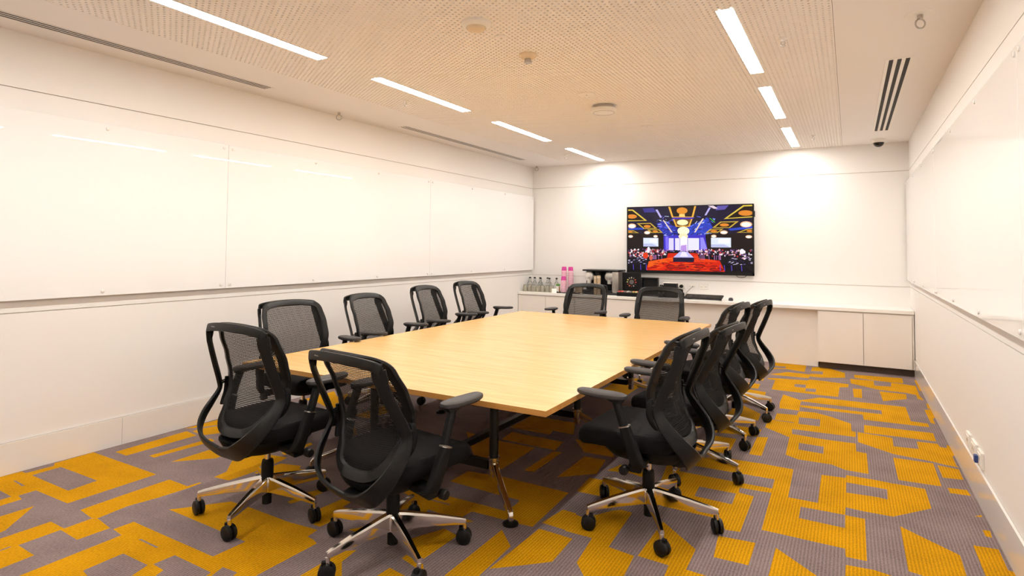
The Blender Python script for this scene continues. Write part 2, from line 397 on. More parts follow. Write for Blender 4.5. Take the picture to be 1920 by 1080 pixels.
for k in range(3):
    glass_board(0, 1, JO[k], JO[k+1], wh[k])
for k in range(3):
    glass_board(W, -1, JO[k], JO[k+1], wr[k])

# ------------------------------------------------------------------ ceiling
PX0, PX1, PYS = .70, 4.362, 1.15
cl = struct(box('ceiling', -.1, W+.1, Y0-.1, D+.1, H+.014, H+.10, M_VOID))
box('ceiling_border', 0, PX0-.001, Y0, D, H, H+.014, M_CEIL, cl)
box('ceiling_border', PX1+.002, W, Y0, D, H, H+.014, M_CEIL, cl)
box('ceiling_panel', PX0, PX1, Y0, PYS, H, H+.012, M_PERF, cl)
def perforated():
    px, py, r = .0305, .0350, .0068
    nx = int(round((PX1-PX0)/px)); px = (PX1-PX0)/nx; ny = int((D-PYS)/py); py = (D-PYS)/(ny+.5)
    vs, fs = [], []
    dirs = [(math.cos(PI/4*k), math.sin(PI/4*k)) for k in range(8)]
    for i in range(nx):
        xa = PX0+i*px; cx = xa+px/2; off = 0 if i % 2 else py/2
        if off: n = len(vs); vs += [(xa, PYS, H), (xa+px, PYS, H), (xa+px, PYS+off, H), (xa, PYS+off, H)]; fs.append((n, n+3, n+2, n+1))
        else: n = len(vs); vs += [(xa, D-py/2, H), (xa+px, D-py/2, H), (xa+px, D, H), (xa, D, H)]; fs.append((n, n+3, n+2, n+1))
        for j in range(ny):
            cy = PYS+off+(j+.5)*py; n = len(vs)
            for dx, dy in dirs:
                sx = 0 if abs(dx) < .1 else math.copysign(1, dx); sy = 0 if abs(dy) < .1 else math.copysign(1, dy)
                vs.append((cx+sx*px/2, cy+sy*py/2, H))
            for dx, dy in dirs: vs.append((cx+dx*r, cy+dy*r, H))
            for dx, dy in dirs: vs.append((cx+dx*r, cy+dy*r, H+.010))
            for k in range(8):
                q = (k+1) % 8
                fs.append((n+k, n+8+k, n+8+q, n+q)); fs.append((n+8+k, n+16+k, n+16+q, n+8+q))
    me = bpy.data.meshes.new('perforated_panel'); me.from_pydata(vs, [], fs); me.materials.append(M_PERF); me.update()
    o = link('perforated_panel', me, cl); o['kind'] = 'stuff'; o['label'] = 'acoustic ceiling panel with staggered round holes'
perforated()

def strip_light(x0, x1, y0, y1, label):
    t = tag(empty('strip_light', ((x0+x1)/2, (y0+y1)/2, H)), label, 'light', 'recessed strip lights')
    hx, hy = (x1-x0)/2, (y1-y0)/2
    MB().box(-hx, hx, -hy, hy, -.004, -.0005).build('diffuser', M_LIGHT, t, 0)
    m = MB()
    for a in ((-hx-.004, -hx, -hy-.004, hy+.004), (hx, hx+.004, -hy-.004, hy+.004), (-hx, hx, -hy-.004, -hy), (-hx, hx, hy, hy+.004)):
        m.box(*a, -.0045, -.0003)
    m.build('trim_frame', M_WPL, t, 0)
LL = ['strip light of the left ceiling row directly over the front of the room', 'strip light of the left ceiling row cut by the top frame edge', 'second strip light of the left ceiling row, above the nearest table end', 'third strip light of the left ceiling row towards the screen wall', 'far strip light of the left ceiling row, touching the screen wall']
LR = ['strip light of the right ceiling row behind the viewer', 'strip light of the right ceiling row just above the frame', 'nearest visible strip light of the right ceiling row', 'middle visible strip light of the right ceiling row', 'far strip light of the right ceiling row near the dome camera']
for k, (a, b) in enumerate([(-.20, 1.05), (1.57, 2.83), (3.36, 4.60), (5.13, 6.35), (6.94, 8.12)]):
    strip_light(1.222, 1.316, a, b, LL[k])
for k, (a, b) in enumerate([(-.25, 1.0), (1.53, 2.80), (3.29, 4.60), (5.03, 6.30), (6.83, 8.11)]):
    strip_light(3.808, 3.898, a, b, LR[k])

def slot_vent(x0, x1, y0, y1, slots, bar, label):
    t = tag(empty('slot_diffuser', ((x0+x1)/2, (y0+y1)/2, H)), label, 'air vent', 'linear slot air diffusers')
    hx, hy = (x1-x0)/2, (y1-y0)/2
    MB().box(-hx, hx, -hy, hy, -.0008, -.0002).build('slot_shade_sheet', M_SLOT, t, 0)  # flat dark sheet on the uncut ceiling, painted as shade between the blades
    g = (2*hx-(slots+1)*bar)/slots; x = -hx
    for k in range(slots+1):
        MB().box(x, x+bar, -hy, hy, -.0022, -.0008).build('blade', M_WPL if bar > .02 else M_CEIL, t, 0); x += bar+g
    for s in (-1, 1):
        MB().box(-hx, hx, *sorted((s*hy, s*(hy+.02))), -.0022, -.0002).build('end_cap', M_WPL if bar > .02 else M_CEIL, t, 0)
slot_vent(.215, .325, -.6, 3.16, 3, .012, 'near slot diffuser in the ceiling above the left whiteboards')
slot_vent(.195, .300, 4.88, 7.57, 3, .012, 'far slot diffuser in the ceiling above the left whiteboards')
slot_vent(4.655, 4.822, 4.72, 7.47, 3, .0225, 'white framed three slot diffuser beside the right wall')

def ceil_thing(name, x, y, label, cat, group=None):
    return tag(empty(name, (x, y, H)), label, cat, group)
t = ceil_thing('occupancy_sensor', 2.562, 2.808, 'round white ceiling sensor nearest the viewer with shallow lens', 'sensor')
MB().lathe([(.088, 0), (.088, -.012), (.078, -.024), (.06, -.03), (.06, -.027), (0, -.027)], n=28).build('housing', M_WPL, t)
MB().lathe([(.055, -.028), (.05, -.042), (.03, -.05), (0, -.052)], n=24).build('lens', M_CRM, t)
t = ceil_thing('smoke_detector', 2.563, 3.439, 'small cream smoke detector on the perforated ceiling', 'smoke detector')
MB().lathe([(.06, 0), (.06, -.010), (.045, -.028), (.026, -.032), (0, -.032)], n=24).build('base', M_CRM, t)
MB().lathe([(.022, -.032), (.022, -.050), (.026, -.052), (.026, -.058), (0, -.058)], n=16).build('chamber', M_STEEL, t)
t = ceil_thing('wireless_access_point', 2.498, 5.015, 'white round access point standing off the ceiling mid room', 'access point')
MB().lathe([(.085, 0), (.085, -.03), (.0, -.03)], n=28).build('mount', M_STEEL, t)
MB().lathe([(.0, -.03), (.108, -.03), (.115, -.038), (.115, -.058), (.104, -.066), (0, -.068)], n=32).build('shell', M_WPL, t)
MB().lathe([(.096, -.0665), (.099, -.069), (.092, -.069)], n=32, cap=False).build('seam_ring', M_STEEL, t)
for x, y, r, lb in [(2.512, 4.58, .075, 'flat cream cover plate just before the access point'), (2.57, 3.078, .045, 'tiny flat cover plate between sensor and smoke detector'), (2.572, 6.087, .06, 'pale cover plate on the ceiling nearest the screen')]:
    t = ceil_thing('cover_plate', x, y, lb, 'cover plate', 'round ceiling cover plates')
    MB().lathe([(r, 0), (r, -.004), (r-.006, -.007), (0, -.007)], n=24).build('plate', M_CEIL, t)
    MB().lathe([(.006, -.007), (.006, -.010), (0, -.010)], n=8).build('screw', M_STEEL, t)
for x, y, lb in [(1.005, 4.021, 'sprinkler head left of the second left strip light'), (4.087, 3.927, 'sprinkler head right of the nearest right strip light'), (4.085, 7.441, 'sprinkler head beside the far right strip light'), (1.0, 7.44, 'sprinkler head beside the far left strip light')]:
    t = ceil_thing('sprinkler_head', x, y, lb, 'sprinkler', 'ceiling sprinkler heads')
    MB().lathe([(.03, 0), (.03, -.004), (.012, -.008), (.010, -.02), (0, -.02)], n=16).build('escutcheon', M_CEIL, t)
    MB().tube([(-.010, 0, -.018), (-.012, 0, -.034), (0, 0, -.044), (.012, 0, -.034), (.010, 0, -.018)], .002, 6).build('yoke', M_STEEL, t)
    MB().lathe([(.016, -.046), (.016, -.048), (0, -.048)], n=12).build('deflector', M_STEEL, t)
for x, y, lb in [(4.78, 3.883, 'metal ring hook on round plate above the right wall'), (.148, 4.055, 'metal ring hook on the ceiling between the left slot diffusers'), (.135, 8.23, 'metal ring hook on the ceiling in the far left corner')]:
    t = ceil_thing('ring_hook', x, y, lb, 'ring hook', 'ceiling ring hooks')
    MB().lathe([(.072 if x > 4 else .03, 0), (.070 if x > 4 else .028, -.003), (0, -.005)], n=28).build('plate', M_WPL, t)
    MB().lathe([(.014, -.004), (.014, -.022), (.009, -.028), (0, -.028)], n=12).build('nut', M_STEEL, t)
    MB().tube([(.026*math.cos(a)*math.cos(.5), .026*math.cos(a)*math.sin(.5), -.052+.026*math.sin(a)) for a in [2*PI*k/20 for k in range(20)]], .0045, 8, True).build('ring', M_STEEL, t)
t = ceil_thing('dome_camera', 4.735, 8.05, 'black dome security camera in white base by the far right corner', 'security camera')
MB().lathe([(.075, 0), (.075, -.025), (.066, -.04), (0, -.04)], n=28).build('base', M_WPL, t)
MB().lathe([(.055*math.cos(a), -.04-.05*math.sin(a)) for a in [PI/2*k/7 for k in range(8)]], n=24).build('dome', mat('smoked_dome', (14, 13, 13), .08), t)

# ------------------------------------------------------------------ back wall: cabinets, worktop, screen
YC = 7.882
wt = tag(empty('worktop', (W/2, (YC+D)/2, .69)), 'long white worktop running along the screen wall', 'worktop')
rbox('slab', -W/2+.004, W/2-.004, -(D-YC)/2, (D-YC)/2-.002, 0.0, .041, .003, M_TOP, wt, 1)
def cabinet(x0, x1, doors, label, filler=0):
    t = tag(empty('base_cabinet', ((x0+x1)/2, YC, 0)), label, 'cabinet'); cx = (x0+x1)/2
    box('carcass', x0-cx, x1-cx, .034, D-YC-.004, .075, .688, M_CAB, t)
    box('kick_board', x0-cx+.012, x1-cx, .06, .08, .001, .075, M_KICK, t)
    ws = (x1-x0-filler)/doors
    for k in range(doors):
        box('door', x0-cx+k*ws+.003, x0-cx+(k+1)*ws-.003, .014, .032, .080, .676, M_CAB, t)
    if filler: box('filler_strip', x1-cx-filler+.003, x1-cx-.001, .022, .032, .080, .676, M_CAB, t)
cabinet(4.089, W-.006, 2, 'white two door cabinet on dark kick board in the far right corner', .018)
cabinet(.004, 1.878, 4, 'long white cabinet under the coffee machine and cups')
kp = tag(box('knee_space_panel', 1.88, 4.087, YC+.115, YC+.130, .001, .688, M_CAB), 'plain white panel closing the knee space under the worktop', 'panel')

# --- television with the ballroom picture
def tv_screen():
    polys, cols = [], []
    def P(c, *a): polys.append([(a[i], a[i+1]) for i in range(0, len(a), 2)]); cols.append(c)
    def E(c, x, y, rx, ry, n=12): polys.append([(x+rx*math.cos(2*PI*k/n), y+ry*math.sin(2*PI*k/n)) for k in range(n)]); cols.append(c)
    R = random.Random(7)
    P((20, 11, 18), 0, 0, 1900, 0, 1900, 1080, 0, 1080)
    P((24, 15, 46), 58, 100, 1742, 60, 1742, 470, 58, 470)
    P((36, 50, 170), 560, 300, 760, 380, 780, 530, 580, 500, 470, 330); P((40, 62, 190), 900, 380, 1180, 250, 1240, 380, 1130, 520, 930, 520)
    P((58, 52, 140), 270, 125, 430, 115, 470, 175, 300, 180); P((96, 84, 170), 1300, 90, 1450, 82, 1400, 140, 1280, 150); P((235, 215, 225), 1180, 88, 1250, 84, 1310, 125, 1260, 130)
    P((38, 70, 200), 1440, 400, 1742, 360, 1742, 395, 1470, 425); P((35, 70, 190), 60, 385, 300, 390, 280, 415, 60, 420)
    for k in range(130):
        l = R.random() < .5; x = R.uniform(470, 770) if l else R.uniform(900, 1270); y = R.uniform(230, 500); a, b = R.uniform(6, 32), R.uniform(4, 14); s = R.uniform(-14, 14)
        P(R.choice([(70, 100, 240), (200, 215, 255), (30, 20, 60), (60, 40, 160), (90, 120, 250), (15, 12, 40), (120, 110, 230)]), x-a, y-s, x+a, y-b+s, x+a, y+s, x-a, y+b-s)
    GO, DK = (240, 178, 62), (34, 18, 10)
    P(DK, 650, 92, 1018, 92, 975, 240, 695, 240)
    P(GO, 640, 92, 668, 92, 712, 240, 690, 246); P(GO, 1000, 88, 1024, 88, 986, 242, 962, 238); P(GO, 692, 236, 984, 236, 984, 246, 692, 246)
    P((70, 40, 190), 700, 248, 985, 246, 980, 268, 705, 268); E((232, 148, 44), 832, 155, 76, 46); P((255, 214, 120), 795, 200, 868, 200, 872, 236, 790, 236)
    P((110, 70, 20), 720, 272, 962, 270, 925, 370, 750, 372); P(GO, 704, 270, 726, 270, 768, 372, 746, 374); P(GO, 954, 268, 974, 268, 936, 372, 914, 370); P(GO, 745, 362, 936, 362, 936, 374, 745, 374)
    E((255, 246, 190), 838, 315, 78, 40)
    def frame(c, o, inn, disc):
        P(c, *o); P(DK, *inn); E((228, 138, 44), *disc)
    frame((226, 196, 70), (58, 138, 130, 138, 338, 292, 58, 300), (58, 156, 118, 154, 300, 286, 58, 288), (112, 234, 78, 30))
    frame((226, 196, 70), (1742, 76, 1630, 82, 1385, 268, 1742, 246), (1742, 96, 1640, 100, 1428, 256, 1742, 232), (1660, 188, 92, 38))
    frame((205, 170, 60), (186, 328, 392, 322, 486, 402, 290, 406), (225, 338, 382, 334, 448, 392, 300, 396), (340, 370, 52, 20))
    frame((205, 170, 60), (340, 414, 510, 410, 566, 456, 400, 460), (372, 420, 500, 418, 535, 448, 412, 452), (456, 438, 42, 14))
    frame((205, 170, 60), (1236, 388, 1340, 303, 1574, 298, 1466, 388), (1272, 380, 1352, 314, 1535, 310, 1450, 380), (1392, 348, 60, 22))
    frame((205, 170, 60), (1146, 457, 1208, 404, 1380, 400, 1304, 457), (1176, 450, 1222, 412, 1350, 410, 1292, 450), (1256, 432, 46, 15))
    frame((205, 170, 60), (1545, 452, 1680, 398, 1742, 396, 1742, 452), (1590, 446, 1690, 408, 1742, 406, 1742, 446), (1705, 428, 36, 14))
    frame((205, 170, 60), (58, 424, 130, 424, 220, 462, 58, 462), (58, 432, 120, 432, 185, 456, 58, 456), (90, 444, 40, 10))
    for a in ((458, 140, 488, 138, 552, 246, 526, 252), (1195, 108, 1218, 114, 1158, 218, 1134, 218)): P((190, 180, 242), *a)
    for a in ((563, 285, 582, 284, 702, 450, 682, 452), (1105, 262, 1126, 262, 1014, 452, 994, 450)): P((236, 214, 196), *a)
    P((70, 190, 60), 1195, 255, 1208, 255, 1275, 312, 1262, 316)
    P((28, 15, 14), 58, 462, 575, 470, 575, 700, 58, 700); P((28, 15, 14), 1150, 470, 1742, 458, 1742, 700, 1150, 700)
    P((60, 46, 200), 575, 500, 1140, 480, 1172, 695, 575, 690)
    P((130, 110, 250), 600, 510, 640, 510, 650, 690, 605, 690); P((226, 216, 255), 648, 530, 716, 530, 716, 692, 648, 692); P((236, 228, 255), 735, 530, 800, 530, 800, 692, 735, 692)
    P((250, 240, 255), 805, 520, 905, 520, 905, 705, 805, 705); P((236, 232, 255), 910, 528, 1062, 528, 1062, 692, 910, 692); P((150, 140, 252), 1076, 520, 1118, 520, 1170, 686, 1080, 690)
    P((190, 150, 230), 815, 630, 890, 620, 895, 700, 812, 700)
    E((255, 250, 214), 850, 430, 84, 58); E((255, 236, 190), 848, 505, 66, 40); E((255, 255, 250), 855, 560, 42, 60)
    for x, y, a, b in ((115, 365, 62, 34), (340, 455, 46, 24), (95, 508, 36, 20), (460, 505, 32, 18), (1665, 340, 76, 42), (1385, 448, 50, 26), (1255, 500, 36, 20), (1697, 506, 42, 22)):
        E((255, 196, 150), x, y, a, b); E((255, 248, 240), x, y+3, a*.8, b*.75)
    for x0, y0, x1, y1 in ((283, 528, 500, 646), (1218, 521, 1475, 652)):
        P((226, 234, 252), x0, y0, x1, y0, x1, y1, x0, y1); P((190, 196, 232), x0, y1-40, x1-90, y1-40, x1, y1, x0, y1); P((250, 252, 255), x0+100, y0+20, x1-20, y0+10, x1-20, y1-50, x0+90, y1-60)
    P((214, 34, 8), 640, 735, 1000, 730, 1310, 800, 1420, 980, 310, 968, 380, 830); P((240, 92, 18), 360, 850, 705, 790, 705, 852, 345, 930); P((232, 60, 10), 990, 760, 1240, 800, 1300, 850, 1000, 850)
    for x, y, a, b in ((680, 918, 80, 30), (842, 916, 82, 30), (1062, 908, 84, 30), (1290, 950, 92, 28), (450, 932, 62, 14), (860, 872, 60, 8), (560, 870, 70, 8), (1180, 866, 60, 8)):
        E((120, 8, 8), x, y, a, b); E((190, 24, 10), x, y, a*.7, b*.55)
    for k in range(150):
        y = R.uniform(800, 965); f = (y-735)/230; x = 850+R.uniform(-1, 1)*(180+340*f); a = R.uniform(14, 60)*(.4+f*.7); b = R.uniform(2, 7)*(.5+f)
        E(R.choice([(150, 14, 6), (236, 58, 12), (120, 8, 8), (250, 84, 20), (180, 22, 6), (228, 40, 8)]), x, y, a, b, 8)
    P((14, 8, 18), 58, 720, 640, 720, 620, 800, 350, 850, 330, 970, 58, 970); P((14, 8, 18), 1030, 715, 1742, 715, 1742, 995, 1400, 985, 1330, 830, 1060, 800)
    for k in range(330):
        l = R.random() < .45; x = R.uniform(60, 640) if l else R.uniform(1020, 1740); e = abs(x-850)/850; y = R.uniform(682, 735+75*e); a = R.uniform(5, 16); b = R.uniform(5, 15)
        P(R.choice([(245, 225, 230), (230, 180, 190), (190, 50, 50), (130, 90, 170), (250, 240, 245), (90, 50, 110), (40, 20, 50), (215, 130, 130), (70, 30, 60)]), x-a, y-b*.4, x, y-b, x+a, y-b*.3, x+a*.6, y+b, x-a*.7, y+b)
    E((225, 60, 20), 315, 770, 40, 45); E((214, 96, 80), 395, 800, 26, 36); E((240, 235, 250), 360, 690, 22, 40); E((245, 240, 250), 1612, 705, 30, 36)
    for k in range(60):
        l = R.random() < .5; x = R.uniform(60, 330) if l else R.uniform(1400, 1740); y = R.uniform(790, 880); P(R.choice([(200, 190, 235), (120, 110, 190), (235, 225, 245), (60, 50, 110)]), x-14, y, x+14, y-4, x+12, y+3, x-12, y+5)
    for x in (130, 238, 320, 1330, 1385, 1475, 1600): P((86, 70, 200), x, 890, x+8, 890, x+14, 965, x+5, 965)
    for k in range(26):
        l = R.random() < .5; x = R.uniform(420, 640) if l else R.uniform(1050, 1340); P((170, 110, 170), x, 760, x+5, 760, x+9, 820, x+3, 820)
    P((196, 192, 245), 800, 712, 905, 712, 992, 792, 710, 792); P((240, 232, 255), 830, 712, 880, 712, 915, 780, 800, 780); P((22, 13, 48), 708, 792, 994, 792, 994, 852, 708, 852)
    for k in range(50): P(R.choice([(150, 30, 180), (60, 60, 220), (230, 200, 240)]), *(lambda x, y: (x-8, y, x+8, y-2, x+8, y+4, x-8, y+5))(R.uniform(580, 1160), R.uniform(690, 712)))
    SX, SZ = 1.700, .905
    def mp(x, y):
        u = (x-58)/1684; top = 116-43*u; bot = 966+24*u; return (min(max(u, 0), 1)*SX-SX/2, (.5-min(max((y-top)/(bot-top), 0), 1))*SZ)
    vs, es, fs, ov, oe, of = cdt([[mp(*q) for q in p] for p in polys])
    me = bpy.data.meshes.new('screen'); me.from_pydata([(v.x, 0, v.y) for v in vs], [], [tuple(f) for f in fs])
    ca = me.color_attributes.new('picture', 'FLOAT_COLOR', 'CORNER')
    for p, o in zip(me.polygons, of):
        c = lin(cols[max(o)]) if o else (0, 0, 0)
        for li in p.loop_indices: ca.data[li].color = (*c, 1)
    me.update()
    m = bpy.data.materials.new('screen_picture'); m.use_nodes = True; nt = m.node_tree; b = nt.nodes['Principled BSDF']
    at = nt.nodes.new('ShaderNodeVertexColor'); at.layer_name = 'picture'
    nt.links.new(at.outputs['Color'], b.inputs['Emission Color']); b.inputs['Emission Strength'].default_value = 1.05
    b.inputs['Base Color'].default_value = (.004, .004, .004, 1); b.inputs['Roughness'].default_value = .3; b.inputs['Specular IOR Level'].default_value = .25
    me.materials.append(m)
    return me
tv = tag(empty('television', (2.468, 8.296, 1.052)), 'large wall mounted television showing a lit ballroom with red carpet', 'television')
rbox('casing', -.867, .867, .002, .045, 0, .954, .006, M_BLKD, tv, 1)
s = link('screen', tv_screen(), tv); s.location = (0, -.0015, .492)
m = MB()
for a in ((-.868, -.850, .002, .952), (.850, .868, .002, .952)): m.box(a[0], a[1], -.006, .006, a[2], a[3])
for a in ((0.0, .040), (.944, .956)): m.box(-.868, .868, -.006, .006, *a)
m.build('bezel', M_BLKD, tv, 0)
rbox('wall_bracket', -.30, .30, .045, .060, .25, .70, .004, M_PBLK, tv, 1)
rbox('side_receiver', .868, .880, .005, .03, .78, .86, .003, M_BLK, tv, 1)
MB().tube(smoothpath([(.64, .02, .002), (.66, .02, -.018), (.70, .02, -.026), (.75, .02, -.018), (.77, .02, .002)]), .004, 6).build('cable_loop', M_BLK, tv)

# ------------------------------------------------------------------ conference table
TX0, TX1, TY0, TY1, TH = 1.171, 3.264, 2.338, 5.892, .677
tb = tag(empty('conference_table', ((TX0+TX1)/2, (TY0+TY1)/2, 0)), 'large rectangular oak conference table in the middle of the room', 'table')
tcx, tcy = (TX0+TX1)/2, (TY0+TY1)/2
o = box('table_top', TX0-tcx, TX1-tcx, TY0-tcy, TY1-tcy, TH-.026, TH, None, tb)
o.data.materials.append(M_OAK); o.data.materials.append(M_OAKE)
for p in o.data.polygons: p.material_index = 0 if abs(p.normal.z) > .5 else 1
ROWS = [2.875, 4.05, 5.28]; PXR, PXL = 2.668, 1.762; HZ = .175
leg_n = 0
post_me = MB().lathe([(.026, HZ+.03), (.026, TH-.03), (.045, TH-.0265), (0, TH-.0262)], n=20).mesh('post')
hub_me = MB().lathe([(0, HZ-.07), (.024, HZ-.07), (.024, HZ-.035), (.031, HZ-.03), (.031, HZ+.012), (.027, HZ+.014), (.027, HZ+.028), (.036, HZ+.03), (.036, HZ+.036), (.026, HZ+.038)], n=24).mesh('hub')
def foot_mesh(L):
    m = MB(); path = smoothpath([(.02, 0, HZ-.005), (.08, 0, HZ-.03), (L*.62, 0, .095), (L*.93, 0, .062), (L, 0, .050), (L+.004, 0, .022)], 5)
    ws = [.019-.006*i/len(path) for i in range(len(path))]; nn = []
    for i in range(len(path)):
        t = (path[min(i+1, len(path)-1)]-path[max(i-1, 0)]).normalized(); nn.append(Vector((-t.z, 0, t.x)))
    m.band(path, [(0, 1, 0)]*len(path), nn, ws, [.020-.006*i/len(path) for i in range(len(path))], 12)
    return m.mesh('foot')
foot_d, foot_s = foot_mesh(.37), foot_mesh(.34)
disc_d = MB().lathe([(.040, 0.0005), (.040, .010), (.030, .016), (.016, .022), (0, .022)], n=20).mesh('glide')
for r, y in enumerate(ROWS):
    for sx, x in ((1, PXR), (-1, PXL)):
        lg = finish('leg', post_me, M_PBLK, tb); lg.location = (x-tcx, y-tcy, 0)
        finish('hub', hub_me, M_CHR, lg)
        ang = {0: -PI/4, 1: 0, 2: PI/4}[r]
        if sx < 0: ang = PI-ang
        f = finish('foot', foot_d if r != 1 else foot_s, M_CHR, lg); f.rotation_euler = (0, 0, ang)
        L = (.37 if r != 1 else .34)+.004
        g = finish('glide', disc_d, M_BLK, lg); g.location = (L*math.cos(ang), L*math.sin(ang), 0)
    MB().box(PXL-tcx+.03, PXR-tcx-.03, y-tcy-.02, y-tcy+.02, HZ-.035, HZ+.012).build('cross_beam', M_PBLK, tb, 0)
BX = 2.33-tcx
MB().box(BX-.02, BX+.02, ROWS[0]-tcy+.02, ROWS[1]-tcy-.02, HZ-.03, HZ+.008).build('spine_beam', M_PBLK, tb, 0)
MB().box(BX-.02, BX+.02, ROWS[1]-tcy+.02, ROWS[2]-tcy-.02, HZ-.03, HZ+.008).build('spine_beam', M_PBLK, tb, 0)

# ------------------------------------------------------------------ chairs
def leg_me():
    m = MB(); R = []
    for r, hw, zb, zt in ((.018, .019, .100, .178), (.06, .016, .100, .173), (.20, .013, .100, .149), (.315, .0105, .094, .124), (.338, .0098, .094, .117)):
        R.append([(r, -hw, zb), (r, hw, zb), (r, hw*1.02, zt-.010), (r, hw*.74, zt), (r, -hw*.74, zt), (r, -hw*1.02, zt-.010)])
    return m.rings(R).mesh('leg')
def stem_me():
    m = MB(); m.lathe([(.010, .070), (.010, .097), (0, .097)], n=12)
    return m.mesh('stem')
def wheel_me():
    m = MB(); m.lathe([(0, -.011), (.026, -.011), (.035, -.007), (.036, 0), (.035, .007), (.026, .011), (0, .011)], n=24)
    me = m.mesh('wheel'); me.transform(Matrix.Rotation(PI/2, 4, 'X')); return me
def hood_me():
    m = MB(); R = []
    for k in range(9):
        a = -.2+(PI+.1)*k/8; R.append([(.022*math.cos(a)*s, y, .036+.034*math.sin(a)*s) for s, y in ((.5, -.006), (1, -.006), (1, .006), (.5, .006))])
    m.rings(R); m.box(-.006, .012, -.009, .009, .060, .080)
    return m.mesh('caster')
YP_Z = [.40, .47, .54, .62, .70, .80, .90, .98]; YP_Y = [-.232, -.205, -.165, -.137, -.141, -.172, -.215, -.250]
def ysurf(x, z): return interp(z, YP_Z, YP_Y)+.056*(abs(x)/.255)**2
HALF = [(0, .416), (.078, .421), (.142, .448), (.190, .510), (.236, .60), (.257, .70), (.257, .80), (.249, .88), (.230, .940), (.182, .969), (.09, .981), (0, .984)]
def outline():
    pts = [(x, z, 0) for x, z in HALF]+[(-x, z, 0) for x, z in HALF[-2:0:-1]]
    return smoothpath(pts, 4, True)
OUT = outline()
def inset(loop, d):
    n = len(loop); out = []
    for i in range(n):
        t = (loop[(i+1) % n]-loop[i-1]).normalized(); nn = Vector((-t.y, t.x, 0)); out.append(loop[i]+nn*d)
    return out
def frame_me():
    INN = [p for p in inset(OUT, .046)]
    MID = inset(OUT, .006); MI2 = inset(OUT, .040)
    m = MB(); R = []
    for o_, a, b, i_ in zip(OUT, MID, MI2, INN):
        def q(p, dy): return (p.x, ysurf(p.x, p.y)+dy, p.y)
        R.append([q(o_, .0), q(a, .009), q(b, .009), q(i_, .001), q(i_, -.003), q(b, -.012), q(a, -.012), q(o_, -.004)])
    return m.rings(R, closed=True).mesh('back_frame')
def meshpanel_me():
    loop = inset(OUT, .042); zs = [p.y for p in loop]; z0, z1 = min(zs)+.001, max(zs)-.001; rows = []; NR, NC = 28, 16
    for j in range(NR+1):
        z = z0+(z1-z0)*j/NR; xs = []
        for i in range(len(loop)):
            a, b = loop[i-1], loop[i]
            if (a.y-z)*(b.y-z) <= 0 and a.y != b.y: xs.append(abs(a.x+(b.x-a.x)*(z-a.y)/(b.y-a.y)))
        h = max(xs) if xs else .01
        rows.append([(h*(2*k/NC-1), ysurf(h*(2*k/NC-1), z)-.001, z) for k in range(NC+1)])
    vs = [p for r in rows for p in r]; fs = []
    for j in range(NR):
        for k in range(NC): a = j*(NC+1)+k; fs.append((a, a+1, a+NC+2, a+NC+1))
    me = bpy.data.meshes.new('back_mesh'); me.from_pydata(vs, [], fs); uv = me.uv_layers.new(name='UVMap')
    for l in me.loops: v = me.vertices[l.vertex_index].co; uv.data[l.index].uv = (v.x, v.z)
    me.update(); return me
def support_me():                            # the outer loop: two straps that meet under the seat and a top rail
    half = [(.226, -.246, .925), (.229, -.230, .86), (.238, -.190, .76), (.248, -.149, .665), (.252, -.138, .615), (.255, -.170, .555), (.243, -.218, .495), (.210, -.256, .440), (.155, -.268, .392), (.08, -.252, .356), (0, -.240, .342)]
    pr = smoothpath(half, 4); n = len(pr)
    pts = pr+[Vector((-p.x, p.y, p.z)) for p in pr[-2::-1]]
    wid, nor, hw, ht = [], [], [], []
    N = len(pts)
    for i, p in enumerate(pts):
        s = max(-1, min(1, p.x/.22)); t = (pts[min(i+1, N-1)]-pts[max(i-1, 0)]).normalized()
        nn = Vector((.75*s, -.68, -.75*(1-abs(s)))); nn = (nn-t*nn.dot(t)).normalized(); wd = t.cross(nn).normalized()
        f = min(i, N-1-i)/(n-1)
        nor.append(nn); wid.append(wd); hw.append(.025+.030*max(0, (f-.40)/.60) + (.006 if f < .08 else 0)); ht.append(.0075+.003*f)
    m = MB().band(pts, wid, nor, hw, ht, 12)
    rail = smoothpath([(-.226, -.228, .908), (-.233, -.242, .928), (-.210, -.258, .945), (-.105, -.274, .957), (0, -.279, .960), (.105, -.274, .957), (.210, -.258, .945), (.233, -.242, .928), (.226, -.228, .908)], 5)
    k = len(rail)
    m.band(rail, [(0, .12, .99)]*k, [(0, -.99, .12)]*k, [.022]*k, [.009]*k, 12)
    for s in (-1, 1):                        # shell that joins rail to the mesh frame
        m.band(smoothpath([(s*.195, -.247, .936), (s*.195, -.212, .944)], 2), [(1, 0, 0)]*3, [(0, .3, .95)]*3, [.02]*3, [.008]*3)
    m.band([(0, -.242, .344), (0, -.18, .335), (0, -.08, .35)], [(1, 0, 0)]*3, [(0, .1, 1)]*3, [.075, .085, .09], [.014, .022, .03], 12)
    return m.mesh('back_support')
def seat_me():
    m = MB(); R = []
    def ring(sc_, z):
        r = []
        for k in range(40):
            t = 2*PI*k/40; c, q = math.cos(t), math.sin(t); e = .42
            x = .258*math.copysign(abs(c)**e, c); y = .245*math.copysign(abs(q)**e, q)
            y2 = .065+y*sc_*1.03 ; x2 = x*sc_*(1-.06*max(0, -y/.245))
            zz = z-.028*max(0, (y*sc_-.10)/.145)**2+.010*(abs(x2)/.258)**3-.006*(1-sc_)
            r.append((x2, y2, zz))
        return r
    for a, z in ((.80, .398), (.94, .404), (.995, .425), (1.0, .450), (.985, .472), (.94, .484), (.80, .490), (.5, .490), (.2, .489)): R.append(ring(a, z))
    return m.rings(R).mesh('seat')
